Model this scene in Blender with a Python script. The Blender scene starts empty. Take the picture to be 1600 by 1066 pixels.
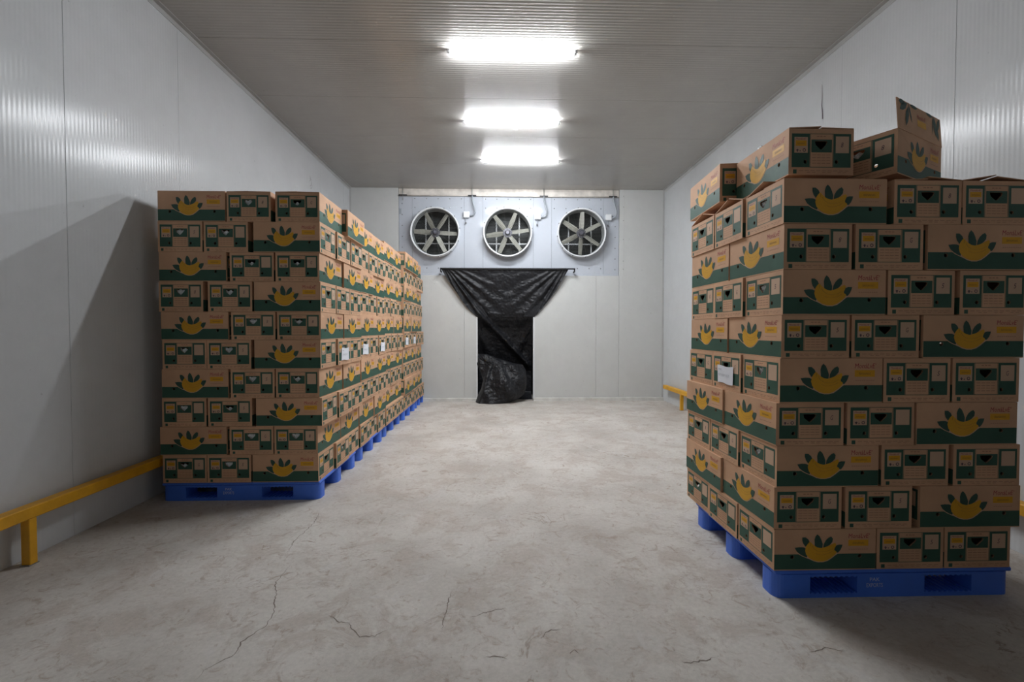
import bpy, math, random
from mathutils import Vector, Matrix, noise
from mathutils.geometry import tessellate_polygon

random.seed(7)
PI = math.pi
sc = bpy.context.scene
COL = sc.collection

# ------------------------------------------------------------------ camera
CAM_H = 1.32
yaw, pitch = math.atan(20 / 711.0), math.atan(17 / 711.0)
F = Vector((math.sin(yaw) * math.cos(pitch), math.cos(yaw) * math.cos(pitch), -math.sin(pitch)))
R = Vector((math.cos(yaw), -math.sin(yaw), 0))
U = R.cross(F)
cam_d = bpy.data.cameras.new('camera')
cam_d.lens = 16.0
cam_d.sensor_width = 36.0
cam_d.clip_start = 0.05
cam = bpy.data.objects.new('camera', cam_d)
COL.objects.link(cam)
cam.matrix_world = Matrix(((R.x, U.x, -F.x, 0), (R.y, U.y, -F.y, 0), (R.z, U.z, -F.z, CAM_H), (0, 0, 0, 1)))
sc.camera = cam

# ------------------------------------------------------------------ world, exposure
w = bpy.data.worlds.new('world')
sc.world = w
w.use_nodes = True
w.node_tree.nodes['Background'].inputs[0].default_value = (0.5, 0.53, 0.58, 1)
w.node_tree.nodes['Background'].inputs[1].default_value = 0.02
TUBE_STRENGTH = 96.0
TUBE_COLOR = (0.93, 0.96, 1.0)
sc.view_settings.view_transform = 'Standard'
sc.view_settings.look = 'None'
sc.view_settings.gamma = 1.0
sc.view_settings.use_curve_mapping = False
sc.view_settings.exposure = 1.98
sc.cycles.use_denoising = True
sc.cycles.diffuse_bounces = 8
sc.cycles.max_bounces = 12

# ------------------------------------------------------------------ room numbers (metres)
XL, XR = -2.73, 3.08          # wall faces
YB, YF = 8.45, -2.2           # rear wall face, wall behind the camera
ZC = 3.925                    # ceiling face
YU = 8.49                     # face of the cooling unit
DX0, DX1, DZ = -0.405, 0.635, 2.05    # door opening


# ------------------------------------------------------------------ materials
def nodes(m):
    m.use_nodes = True
    nt = m.node_tree
    return nt, nt.nodes, nt.links, nt.nodes['Principled BSDF']


def mat(name, col, rough=0.6, metal=0.0, spec=0.5, var=0.0, vscale=8.0, bump=0.0, bscale=60.0):
    m = bpy.data.materials.new(name)
    nt, n, l, b = nodes(m)
    b.inputs['Base Color'].default_value = (*col, 1)
    b.inputs['Roughness'].default_value = rough
    b.inputs['Metallic'].default_value = metal
    b.inputs['Specular IOR Level'].default_value = spec
    if var or bump:
        tc = n.new('ShaderNodeTexCoord')
    if var:
        oi = n.new('ShaderNodeObjectInfo')
        add = n.new('ShaderNodeVectorMath')
        add.operation = 'ADD'
        l.new(tc.outputs['Object'], add.inputs[0])
        sc_ = n.new('ShaderNodeVectorMath')
        sc_.operation = 'SCALE'
        sc_.inputs[0].default_value = (13.1, 7.7, 5.3)
        l.new(oi.outputs['Random'], sc_.inputs['Scale'])
        l.new(sc_.outputs[0], add.inputs[1])
        nz = n.new('ShaderNodeTexNoise')
        nz.inputs['Scale'].default_value = vscale
        nz.inputs['Detail'].default_value = 5
        l.new(add.outputs[0], nz.inputs['Vector'])
        mr = n.new('ShaderNodeMapRange')
        mr.inputs['From Min'].default_value = 0.3
        mr.inputs['From Max'].default_value = 0.7
        mr.inputs['To Min'].default_value = 1 - var
        mr.inputs['To Max'].default_value = 1 + var
        l.new(nz.outputs['Fac'], mr.inputs['Value'])
        mx = n.new('ShaderNodeVectorMath')
        mx.operation = 'SCALE'
        mx.inputs[0].default_value = col
        l.new(mr.outputs[0], mx.inputs['Scale'])
        l.new(mx.outputs[0], b.inputs['Base Color'])
    if bump:
        nb = n.new('ShaderNodeTexNoise')
        nb.inputs['Scale'].default_value = bscale
        nb.inputs['Detail'].default_value = 4
        l.new(tc.outputs['Object'], nb.inputs['Vector'])
        bp = n.new('ShaderNodeBump')
        bp.inputs['Strength'].default_value = bump
        bp.inputs['Distance'].default_value = 0.01
        l.new(nb.outputs['Fac'], bp.inputs['Height'])
        l.new(bp.outputs[0], b.inputs['Normal'])
    return m


def panel_mat(name, col, rough, axis, period=0.028, amp=0.00025, dirt=0.06, spec=0.5, wob=0.0006, aniso=0.0):
    """Painted sheet steel with fine rolled ribs running across `axis`."""
    m = bpy.data.materials.new(name)
    nt, n, l, b = nodes(m)
    b.inputs['Roughness'].default_value = rough
    b.inputs['Specular IOR Level'].default_value = spec
    if aniso:                                        # rolled steel: highlights smear across the ribs
        b.inputs['Anisotropic'].default_value = aniso
        cv = n.new('ShaderNodeCombineXYZ')
        cv.inputs[axis].default_value = 1.0
        l.new(cv.outputs[0], b.inputs['Tangent'])
    g = n.new('ShaderNodeNewGeometry')
    sp = n.new('ShaderNodeSeparateXYZ')
    l.new(g.outputs['Position'], sp.inputs[0])
    mu = n.new('ShaderNodeMath'); mu.operation = 'MULTIPLY'
    mu.inputs[1].default_value = 2 * PI / period
    l.new(sp.outputs[axis], mu.inputs[0])
    sn = n.new('ShaderNodeMath'); sn.operation = 'SINE'
    l.new(mu.outputs[0], sn.inputs[0])
    sa = n.new('ShaderNodeMath'); sa.operation = 'MULTIPLY'
    sa.inputs[1].default_value = amp
    l.new(sn.outputs[0], sa.inputs[0])
    nz = n.new('ShaderNodeTexNoise')
    nz.inputs['Scale'].default_value = 2.2
    nz.inputs['Detail'].default_value = 2
    l.new(g.outputs['Position'], nz.inputs['Vector'])
    nm = n.new('ShaderNodeMath'); nm.operation = 'MULTIPLY_ADD'
    nm.inputs[1].default_value = wob
    l.new(nz.outputs['Fac'], nm.inputs[0])
    l.new(sa.outputs[0], nm.inputs[2])
    bp = n.new('ShaderNodeBump')
    bp.inputs['Strength'].default_value = 1.0
    bp.inputs['Distance'].default_value = 1.0
    l.new(nm.outputs[0], bp.inputs['Height'])
    l.new(bp.outputs[0], b.inputs['Normal'])
    # grime and scuffs
    n2 = n.new('ShaderNodeTexNoise')
    n2.inputs['Scale'].default_value = 3.5
    n2.inputs['Detail'].default_value = 8
    n2.inputs['Roughness'].default_value = 0.65
    l.new(g.outputs['Position'], n2.inputs['Vector'])
    mr = n.new('ShaderNodeMapRange')
    mr.inputs['From Min'].default_value = 0.35
    mr.inputs['From Max'].default_value = 0.7
    mr.inputs['To Min'].default_value = 1.0
    mr.inputs['To Max'].default_value = 1.0 - dirt
    l.new(n2.outputs['Fac'], mr.inputs['Value'])
    n3 = n.new('ShaderNodeTexNoise')
    n3.inputs['Scale'].default_value = 26.0
    n3.inputs['Detail'].default_value = 3
    l.new(g.outputs['Position'], n3.inputs['Vector'])
    m3 = n.new('ShaderNodeMapRange')
    m3.inputs['From Min'].default_value = 0.72
    m3.inputs['From Max'].default_value = 0.78
    m3.inputs['To Min'].default_value = 1.0
    m3.inputs['To Max'].default_value = 0.7
    l.new(n3.outputs['Fac'], m3.inputs['Value'])
    mm = n.new('ShaderNodeMath'); mm.operation = 'MULTIPLY'
    l.new(mr.outputs[0], mm.inputs[0]); l.new(m3.outputs[0], mm.inputs[1])
    mx = n.new('ShaderNodeVectorMath'); mx.operation = 'SCALE'
    mx.inputs[0].default_value = col
    l.new(mm.outputs[0], mx.inputs['Scale'])
    l.new(mx.outputs[0], b.inputs['Base Color'])
    return m


def floor_mat():
    m = bpy.data.materials.new('worn_concrete')
    nt, n, l, b = nodes(m)
    g = n.new('ShaderNodeNewGeometry')

    def nz(scale, detail, rough=0.55, dist=0.0, vec=None):
        t = n.new('ShaderNodeTexNoise')
        t.inputs['Scale'].default_value = scale
        t.inputs['Detail'].default_value = detail
        t.inputs['Roughness'].default_value = rough
        t.inputs['Distortion'].default_value = dist
        l.new(vec or g.outputs['Position'], t.inputs['Vector'])
        return t.outputs['Fac']

    def ramp(src, stops):
        r = n.new('ShaderNodeValToRGB')
        e = r.color_ramp.elements
        while len(e) < len(stops):
            e.new(0.5)
        for k, (p, c) in enumerate(stops):
            e[k].position = p
            e[k].color = (*c, 1) if len(c) == 3 else c
        l.new(src, r.inputs[0])
        return r.outputs['Color']

    def mix(fac, a, bb, mode='MIX'):
        x = n.new('ShaderNodeMix')
        x.data_type = 'RGBA'
        x.blend_type = mode
        if isinstance(fac, float):
            x.inputs[0].default_value = fac
        else:
            l.new(fac, x.inputs[0])
        for s, v in ((6, a), (7, bb)):
            if isinstance(v, tuple):
                x.inputs[s].default_value = (*v, 1)
            else:
                l.new(v, x.inputs[s])
        return x.outputs[2]

    W = lambda v: (v, v, v)
    base = ramp(nz(1.3, 8, 0.6), [(0.3, (0.42, 0.39, 0.355)), (0.55, (0.56, 0.53, 0.49)), (0.75, (0.63, 0.605, 0.57))])
    # worn pinkish brown patches where the top skim has gone
    patch = ramp(nz(3.1, 10, 0.72, 0.5), [(0.50, W(0)), (0.58, W(1))])
    c = mix(patch, base, (0.42, 0.355, 0.305))
    xm = n.new('ShaderNodeMath'); xm.operation = 'MULTIPLY'
    l.new(patch, xm.inputs[0]); xm.inputs[1].default_value = 0.45
    c = mix(xm.outputs[0], base, (0.40, 0.335, 0.285))
    # paler skim islands
    isl = ramp(nz(2.6, 6, 0.6, 1.2), [(0.60, W(0)), (0.63, W(0.45))])
    c = mix(isl, c, (0.56, 0.54, 0.52))
    # brown rims of flaked islands
    rim = ramp(nz(2.6, 6, 0.6, 1.2), [(0.588, W(0)), (0.602, W(0.85)), (0.612, W(0))])
    rmk = ramp(nz(0.9, 3), [(0.48, W(0)), (0.6, W(1))])
    rr = mix(1.0, rim, rmk, 'MULTIPLY')
    c = mix(rr, c, (0.26, 0.19, 0.14))
    # small streaky scuffs
    st = ramp(nz(11, 8, 0.75, 1.5), [(0.54, W(0)), (0.65, W(0.8))])
    c = mix(st, c, (0.36, 0.29, 0.24))
    sp = ramp(nz(55, 2), [(0.72, W(0)), (0.76, W(0.6))])
    c = mix(sp, c, (0.24, 0.2, 0.17))
    fine = ramp(nz(45, 8, 0.75), [(0.3, W(0.86)), (0.7, W(1.10))])
    c = mix(1.0, c, fine, 'MULTIPLY')
    l.new(c, b.inputs['Base Color'])
    b.inputs['Roughness'].default_value = 0.62
    b.inputs['Specular IOR Level'].default_value = 0.2
    bp = n.new('ShaderNodeBump')
    bp.inputs['Strength'].default_value = 0.35
    bp.inputs['Distance'].default_value = 0.006
    hx = mix(0.5, patch, nz(9, 7, 0.7))
    l.new(hx, bp.inputs['Height'])
    l.new(bp.outputs[0], b.inputs['Normal'])
    return m


def emis(name, col, s):
    m = bpy.data.materials.new(name)
    nt, n, l, b = nodes(m)
    b.inputs['Base Color'].default_value = (0.9, 0.9, 0.9, 1)
    b.inputs['Emission Color'].default_value = (*col, 1)
    b.inputs['Emission Strength'].default_value = s
    return m


M = {}
M['wall_y'] = panel_mat('white_sheet_side', (0.60, 0.62, 0.635), 0.20, 'Y', amp=0.00016, spec=0.17, aniso=0.6)
M['wall_x'] = panel_mat('white_sheet_rear', (0.58, 0.59, 0.58), 0.35, 'X', amp=0.0001)
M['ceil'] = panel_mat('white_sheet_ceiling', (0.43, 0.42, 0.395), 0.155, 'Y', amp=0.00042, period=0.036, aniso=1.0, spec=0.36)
M['unit'] = panel_mat('glossy_white_casing', (0.47, 0.50, 0.55), 0.09, 'X', amp=0.0, dirt=0.03, wob=0.0006, spec=0.3)
M['backing'] = mat('dark_joint', (0.52, 0.52, 0.51), 0.8)
M['trim'] = mat('painted_angle', (0.46, 0.465, 0.46), 0.4, var=0.08, vscale=5)
M['base'] = mat('plaster_kerb', (0.55, 0.54, 0.51), 0.7, var=0.15, vscale=7, bump=0.4, bscale=20)
M['floor'] = floor_mat()
M['crack'] = mat('crack_dirt', (0.19, 0.155, 0.13), 0.9)
M['kraft'] = mat('kraft_board', (0.600, 0.365, 0.228), 0.72, spec=0.3, var=0.10, vscale=5, bump=0.06, bscale=40)
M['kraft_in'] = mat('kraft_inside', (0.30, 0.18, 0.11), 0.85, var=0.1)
M['ink_kraft'] = mat('kraft_halo', (0.60, 0.39, 0.26), 0.72, spec=0.3)
M['ink_green'] = mat('green_ink', (0.032, 0.095, 0.066), 0.55, spec=0.35, var=0.12, vscale=4)
M['ink_leaf'] = mat('leaf_ink', (0.034, 0.084, 0.064), 0.55, spec=0.35)
M['ink_yellow'] = mat('yellow_ink', (0.66, 0.35, 0.022), 0.55, spec=0.35, var=0.06)
M['ink_label'] = mat('yellow_label_ink', (0.70, 0.36, 0.02), 0.55, spec=0.35)
M['ink_line'] = mat('brown_ink', (0.30, 0.15, 0.03), 0.6)
M['ink_red'] = mat('red_ink', (0.36, 0.035, 0.045), 0.6)
M['ink_text'] = mat('faint_brown_ink', (0.33, 0.17, 0.105), 0.7)
M['ink_pale'] = mat('pale_label_ink', (0.58, 0.40, 0.28), 0.7)
M['ink_pen'] = mat('marker_ink', (0.09, 0.05, 0.07), 0.6)
M['liner'] = mat('white_plastic_film', (0.80, 0.84, 0.86), 0.35, bump=0.5, bscale=45)
M['paper'] = mat('white_paper', (0.78, 0.80, 0.86), 0.8)
M['blue'] = mat('blue_plastic', (0.050, 0.165, 0.72), 0.42, var=0.06, vscale=6)
M['white_ink'] = mat('white_ink', (0.55, 0.62, 0.8), 0.6)
M['yellow'] = mat('yellow_paint', (0.70, 0.35, 0.012), 0.42, var=0.12, vscale=9, bump=0.1)
M['steel'] = mat('bare_steel', (0.32, 0.33, 0.31), 0.5, metal=0.3, var=0.2)
M['tarp'] = mat('black_plastic_sheet', (0.0095, 0.010, 0.0125), 0.48, spec=0.35, var=0.2, bump=0.9, bscale=16)
M['black'] = mat('black_steel', (0.012, 0.012, 0.013), 0.45)
M['dark'] = mat('dark_interior', (0.012, 0.013, 0.014), 0.7)
M['coil'] = mat('coil_fins', (0.075, 0.08, 0.082), 0.5, metal=0.4)
M['blade'] = mat('dusty_blade', (0.34, 0.34, 0.295), 0.55, var=0.12, vscale=14)
M['ring'] = mat('white_ring', (0.72, 0.74, 0.76), 0.3)
M['ring_in'] = mat('grey_ring_inside', (0.30, 0.32, 0.32), 0.45)
M['hub'] = mat('grey_motor', (0.10, 0.10, 0.12), 0.4, metal=0.3)
M['wire'] = mat('guard_wire', (0.12, 0.125, 0.12), 0.4, metal=0.5)
M['bar'] = mat('white_bar', (0.55, 0.57, 0.58), 0.45)
M['conduit'] = mat('grey_conduit', (0.30, 0.33, 0.36), 0.45, var=0.1)
M['box_w'] = mat('white_junction_box', (0.75, 0.77, 0.79), 0.35)
M['rust'] = mat('rust_stained_white', (0.62, 0.58, 0.53), 0.6, var=0.18, vscale=10)
M['screw'] = mat('screw_head', (0.16, 0.16, 0.16), 0.5)
M['lamp_body'] = mat('white_lamp_housing', (0.7, 0.7, 0.7), 0.5)
M['cap'] = mat('lamp_end_cap', (0.35, 0.35, 0.36), 0.5)
M['tube'] = emis('lit_tube', TUBE_COLOR, TUBE_STRENGTH)


# ------------------------------------------------------------------ mesh helpers
class MB:
    def __init__(self):
        self.v, self.f, self.mi, self.mats, self.sm = [], [], [], [], []

    def m(self, key):
        if key not in self.mats:
            self.mats.append(key)
        return self.mats.index(key)

    def add(self, vs, fs, key, smooth=False):
        o = len(self.v)
        self.v += [tuple(p) for p in vs]
        k = self.m(key)
        for f in fs:
            self.f.append([o + i for i in f])
            self.mi.append(k)
            self.sm.append(smooth)

    def box(self, a, b, key, bev=0.0):
        (x0, y0, z0), (x1, y1, z1) = a, b
        if not bev:
            vs = [(x0, y0, z0), (x1, y0, z0), (x1, y1, z0), (x0, y1, z0), (x0, y0, z1), (x1, y0, z1), (x1, y1, z1), (x0, y1, z1)]
            self.add(vs, [(0, 3, 2, 1), (4, 5, 6, 7), (0, 1, 5, 4), (1, 2, 6, 5), (2, 3, 7, 6), (3, 0, 4, 7)], key)
            return
        c = bev
        vs = []
        for z, i in ((z0, c), (z0 + c, 0), (z1 - c, 0), (z1, c)):
            vs += [(x0 + i + (c if not i else 0), y0 + i, z), (x1 - i - (c if not i else 0), y0 + i, z),
                   (x1 - i, y0 + i + (c if not i else 0), z), (x1 - i, y1 - i - (c if not i else 0), z),
                   (x1 - i - (c if not i else 0), y1 - i, z), (x0 + i + (c if not i else 0), y1 - i, z),
                   (x0 + i, y1 - i - (c if not i else 0), z), (x0 + i, y0 + i + (c if not i else 0), z)]
        fs = []
        for r in range(3):
            for k in range(8):
                a_, b_ = r * 8 + k, r * 8 + (k + 1) % 8
                fs.append((a_, b_, b_ + 8, a_ + 8))
        fs.append(tuple(reversed(range(8))))
        fs.append(tuple(range(24, 32)))
        self.add(vs, fs, key)

    def prism(self, poly, z0, z1, key):
        n = len(poly)
        vs = [(x, y, z0) for x, y in poly] + [(x, y, z1) for x, y in poly]
        fs = [tuple(reversed(range(n))), tuple(range(n, 2 * n))]
        fs += [(i, (i + 1) % n, n + (i + 1) % n, n + i) for i in range(n)]
        self.add(vs, fs, key)

    def flat(self, outer, holes, fn, key):
        """Filled 2-D outline with holes, mapped to 3-D by fn(u, v)."""
        loops = [[Vector((p[0], p[1], 0)) for p in outer]] + [[Vector((p[0], p[1], 0)) for p in h] for h in holes]
        tris = tessellate_polygon(loops)
        pts = [p for lp in loops for p in lp]
        self.add([fn(p.x, p.y) for p in pts], tris, key)

    def tube(self, pts, r, key, seg=8, closed=False, smooth=True, caps=True):
        pts = [Vector(p) for p in pts]
        n = len(pts)
        vs = []
        up = Vector((0, 0, 1))
        for i, p in enumerate(pts):
            if closed:
                d = (pts[(i + 1) % n] - pts[i - 1]).normalized()
            else:
                d = (pts[min(i + 1, n - 1)] - pts[max(i - 1, 0)]).normalized()
            a = up if abs(d.dot(up)) < 0.9 else Vector((0, 1, 0))
            s = d.cross(a).normalized()
            t = s.cross(d).normalized()
            rr = r[i] if isinstance(r, (list, tuple)) else r
            vs += [p + s * (rr * math.cos(2 * PI * k / seg)) + t * (rr * math.sin(2 * PI * k / seg)) for k in range(seg)]
        fs = []
        for i in range(n if closed else n - 1):
            j = (i + 1) % n
            for k in range(seg):
                k2 = (k + 1) % seg
                fs.append((i * seg + k, i * seg + k2, j * seg + k2, j * seg + k))
        if not closed and caps:
            fs.append(tuple(reversed(range(seg))))
            fs.append(tuple((n - 1) * seg + k for k in range(seg)))
        self.add(vs, fs, key, smooth)

    def ribbon(self, pts, wd, fn, key):
        """Thin flat strip along a 2-D polyline."""
        P = [Vector((p[0], p[1])) for p in pts]
        vs = []
        for i, p in enumerate(P):
            d = (P[min(i + 1, len(P) - 1)] - P[max(i - 1, 0)]).normalized()
            s = Vector((-d.y, d.x))
            ww = wd if not callable(wd) else wd(i / (len(P) - 1))
            vs += [fn(*(p + s * ww / 2)), fn(*(p - s * ww / 2))]
        self.add(vs, [(2 * i, 2 * i + 1, 2 * i + 3, 2 * i + 2) for i in range(len(P) - 1)], key)

    def mesh(self, name):
        me = bpy.data.meshes.new(name)
        me.from_pydata(self.v, [], self.f)
        for k in self.mats:
            me.materials.append(M[k])
        me.polygons.foreach_set('material_index', self.mi)
        me.polygons.foreach_set('use_smooth', self.sm)
        me.update()
        return me

    def obj(self, name, parent=None, loc=None):
        o = bpy.data.objects.new(name, self.mesh(name))
        COL.objects.link(o)
        if parent:
            o.parent = parent
        if loc:
            o.location = loc
        return o


def link(me, name, parent=None, loc=(0, 0, 0), rot=(0, 0, 0), scale=(1, 1, 1)):
    o = bpy.data.objects.new(name, me)
    COL.objects.link(o)
    o.parent = parent
    o.location, o.rotation_euler, o.scale = loc, rot, scale
    return o


def thing(name, label, cat, loc=(0, 0, 0), rz=0.0, group=None):
    o = bpy.data.objects.new(name, None)
    COL.objects.link(o)
    o.location = loc
    o.rotation_euler = (0, 0, rz)
    o.empty_display_size = 0.1
    tag(o, label, cat, group)
    return o


def tag(o, label, cat, group=None):
    o['label'] = label
    o['category'] = cat
    if group:
        o['group'] = group
    return o


def struct(o):
    o['kind'] = 'structure'
    return o


def text_shape(s, shear=0.0, space=1.0):
    """Filled letter shapes scaled into the unit square: verts (0..1), faces."""
    cu = bpy.data.curves.new('lettering', 'FONT')
    cu.body = s
    cu.shear = shear
    cu.space_character = space
    cu.resolution_u = 2
    o = bpy.data.objects.new('lettering', cu)
    COL.objects.link(o)
    bpy.context.view_layer.update()
    me = bpy.data.meshes.new_from_object(o.evaluated_get(bpy.context.evaluated_depsgraph_get()))
    vs = [v.co.copy() for v in me.vertices]
    fs = [tuple(p.vertices) for p in me.polygons]
    bpy.data.objects.remove(o)
    bpy.data.curves.remove(cu)
    bpy.data.meshes.remove(me)
    x0, x1 = min(v.x for v in vs), max(v.x for v in vs)
    y0, y1 = min(v.y for v in vs), max(v.y for v in vs)
    return [((v.x - x0) / (x1 - x0), (v.y - y0) / (y1 - y0)) for v in vs], fs


def put_text(mb, shape, u0, v0, u1, v1, fn, key):
    vs, fs = shape
    mb.add([fn(u0 + (u1 - u0) * a, v0 + (v1 - v0) * b) for a, b in vs], fs, key)


def circle(cx, cy, rx, ry, n=12, a0=0.0):
    return [(cx + rx * math.cos(a0 + 2 * PI * k / n), cy + ry * math.sin(a0 + 2 * PI * k / n)) for k in range(n)]


def rect(u0, v0, u1, v1):
    return [(u0, v0), (u1, v0), (u1, v1), (u0, v1)]


# ------------------------------------------------------------------ the setting
mb = MB()
mb.box((XL - 0.05, YF, -0.1), (XR + 0.05, YB + 0.9, 0.0), 'floor')
floor = struct(mb.obj('floor'))

CRACKS = [[(-1.144, 1.721), (-1.142, 1.766), (-1.109, 1.813), (-1.075, 1.863), (-1.09, 1.928), (-1.063, 1.989), (-1.04, 2.04), (-1.059, 2.138), (-1.124, 2.297), (-1.173, 2.386), (-1.167, 2.48), (-1.173, 2.568)],
          [(-1.249, 2.672), (-1.285, 2.86), (-1.275, 2.977), (-1.268, 3.115), (-1.302, 3.313)],
          [(-0.788, 2.097), (-0.724, 2.049), (-0.678, 2.039), (-0.643, 1.99), (-0.6, 1.942), (-0.539, 1.949), (-0.493, 1.985)],
          [(0.176, 1.904), (0.193, 1.937), (0.224, 1.965), (0.267, 1.968)], [(-0.053, 1.812), (-0.014, 1.814), (0.03, 1.795)],
          [(0.724, 1.758), (0.748, 1.754), (0.816, 1.763), (0.87, 1.779)], [(-0.801, 2.579), (-0.755, 2.606), (-0.701, 2.612)],
          [(1.621, 7.884), (1.845, 7.878), (2.051, 7.805)], [(1.913, 7.086), (2.08, 7.136), (2.199, 7.023)],
          [(1.269, 1.797), (1.356, 1.824), (1.419, 1.8)], [(0.285, 1.81), (0.309, 1.842), (0.325, 1.816)],
          [(-0.133, 2.064), (-0.061, 2.1), (0.03, 2.132)], [(-0.254, 1.979), (-0.251, 2.091), (-0.25, 2.191), (-0.243, 2.272)]]
for ci, c in enumerate(CRACKS):
    pts = []
    for a, b in zip(c[:-1], c[1:]):
        nseg = max(2, int(math.dist(a, b) / 0.012))
        for k in range(nseg):
            t = k / nseg
            j = 0.005
            pts.append((a[0] + (b[0] - a[0]) * t + random.uniform(-j, j), a[1] + (b[1] - a[1]) * t + random.uniform(-j, j)))
    pts.append(c[-1])
    wmax = 0.0085 if ci not in (7, 8) else 0.014
    mb = MB()
    mb.ribbon(pts, lambda t, s=ci: wmax * (0.25 + 0.75 * abs(noise.noise(Vector((t * 6, s * 3.1, 0))))) * (0.2 + min(1, 5 * min(t, 1 - t))),
              lambda x, y: (x, y, 0.0006), 'crack')
    mb.obj('crack', floor)

# ceiling: panels one metre wide, laid across the room
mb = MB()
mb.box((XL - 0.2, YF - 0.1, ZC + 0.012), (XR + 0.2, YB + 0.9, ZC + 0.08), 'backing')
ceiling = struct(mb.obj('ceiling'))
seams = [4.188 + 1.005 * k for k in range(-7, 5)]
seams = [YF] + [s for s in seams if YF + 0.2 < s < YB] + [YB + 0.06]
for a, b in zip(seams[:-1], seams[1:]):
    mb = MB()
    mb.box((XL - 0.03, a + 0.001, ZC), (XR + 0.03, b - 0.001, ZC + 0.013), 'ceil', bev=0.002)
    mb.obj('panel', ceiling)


def side_wall(name, x, sgn, first):
    """Upright sandwich panels; sgn +1 when the room lies towards +x."""
    mb = MB()
    mb.box((min(x - sgn * 0.012, x - sgn * 0.09), YF - 0.1, -0.05), (max(x - sgn * 0.012, x - sgn * 0.09), YB + 0.4, ZC + 0.05), 'backing')
    root = struct(mb.obj(name))
    s = [first + 1.03 * k for k in range(-6, 8)]
    s = [YF] + [q for q in s if YF + 0.2 < q < YB - 0.1] + [YB + 0.03]
    for i, (a, b) in enumerate(zip(s[:-1], s[1:])):
        tl = random.uniform(-0.0012, 0.0012)
        x0 = x - sgn * 0.002
        mb = MB()
        mb.box((0, 0.0006, 0), (0.011, b - a - 0.0006, ZC), 'wall_y', bev=0.0012)
        mb.v = [((x0 - sgn * 0.009) + sgn * (p[0] + tl * (p[1] / (b - a) - 0.5) * 2), a + p[1], p[2]) for p in mb.v]
        if sgn < 0:
            mb.f = [list(reversed(f)) for f in mb.f]
        mb.obj('panel', root)
    return root


wall_left = side_wall('wall_left', XL, 1, 2.972)
wall_right = side_wall('wall_right', XR, -1, 3.03)

# wall behind the camera
mb = MB()
mb.box((XL - 0.1, YF - 0.1, -0.05), (XR + 0.1, YF, ZC + 0.05), 'wall_x')
struct(mb.obj('wall_front'))

# rear wall: sheet panels round the cooling unit and the door opening
mb = MB()
UX0, UX1, UZ0 = -1.845, 2.235, 2.33
mb.box((XL - 0.1, YB + 0.012, -0.05), (DX0, YB + 0.10, UZ0 - 0.01), 'backing')
mb.box((DX1, YB + 0.012, -0.05), (XR + 0.1, YB + 0.10, UZ0 - 0.01), 'backing')
mb.box((DX0, YB + 0.012, DZ), (DX1, YB + 0.10, UZ0 - 0.01), 'backing')
mb.box((XL - 0.1, YB + 0.012, UZ0 - 0.01), (UX0 - 0.005, YB + 0.10, ZC + 0.05), 'backing')
mb.box((UX1 + 0.005, YB + 0.012, UZ0 - 0.01), (XR + 0.1, YB + 0.10, ZC + 0.05), 'backing')
wall_back = struct(mb.obj('wall_back'))
for (x0, x1, z0, z1) in ((XL, UX0, 0, ZC), (UX0, -0.645, 0, UZ0), (-0.645, DX0, 0, UZ0), (DX0, DX1, DZ, UZ0), (DX1, 1.805, 0, UZ0),
                         (1.805, UX1, 0, UZ0), (UX1, XR, 0, ZC)):
    mb = MB()
    mb.box((x0 + 0.0015, YB, z0), (x1 - 0.0015, YB + 0.013, z1), 'wall_x', bev=0.002)
    mb.obj('panel', wall_back)
mb = MB()
mb.box((UX1 + 0.085, YB - 0.003, UZ0), (UX1 + 0.089, YB + 0.001, ZC - 0.05), 'backing')
for z in (2.45, 2.6, 3.0, 3.35, 3.6, 3.8):
    mb.box((UX1 + 0.070, YB - 0.004, z), (UX1 + 0.082, YB + 0.001, z + 0.012), 'screw')
mb.obj('cover_strip', wall_back)
# angle strips where wall meets ceiling, corner strips and kerb
mb = MB()
mb.box((XL - 0.001, YF, ZC - 0.045), (XL + 0.004, YB, ZC), 'trim')
mb.box((XL, YF, ZC - 0.004), (XL + 0.045, YB, ZC + 0.001), 'trim')
struct(mb.obj('trim_1'))
mb = MB()
mb.box((XR - 0.004, YF, ZC - 0.045), (XR + 0.001, YB, ZC), 'trim')
mb.box((XR - 0.045, YF, ZC - 0.004), (XR, YB, ZC + 0.001), 'trim')
struct(mb.obj('trim_2'))
mb = MB()
mb.box((XL, YB - 0.003, 0), (XL + 0.03, YB + 0.001, ZC), 'trim')
mb.box((XR - 0.03, YB - 0.003, 0), (XR, YB + 0.001, ZC), 'trim')
struct(mb.obj('trim_3'))
mb = MB()                                           # white jamb lining of the door opening
mb.box((DX0 - 0.022, YB - 0.006, 0.04), (DX0 + 0.004, YB + 0.11, DZ), 'ring')
mb.box((DX1 - 0.004, YB - 0.006, 0.04), (DX1 + 0.022, YB + 0.11, DZ), 'ring')
struct(mb.obj('trim_4'))
mb = MB()
for x0, x1 in ((XL, DX0 - 0.01), (DX1 + 0.01, XR)):
    mb.add([(x0, YB - 0.03, 0), (x1, YB - 0.03, 0), (x1, YB - 0.022, 0.05), (x0, YB - 0.022, 0.05), (x1, YB + 0.002, 0.062), (x0, YB + 0.002, 0.062)],
           [(0, 1, 2, 3), (3, 2, 4, 5)], 'base')
struct(mb.obj('baseboard_back'))
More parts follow.
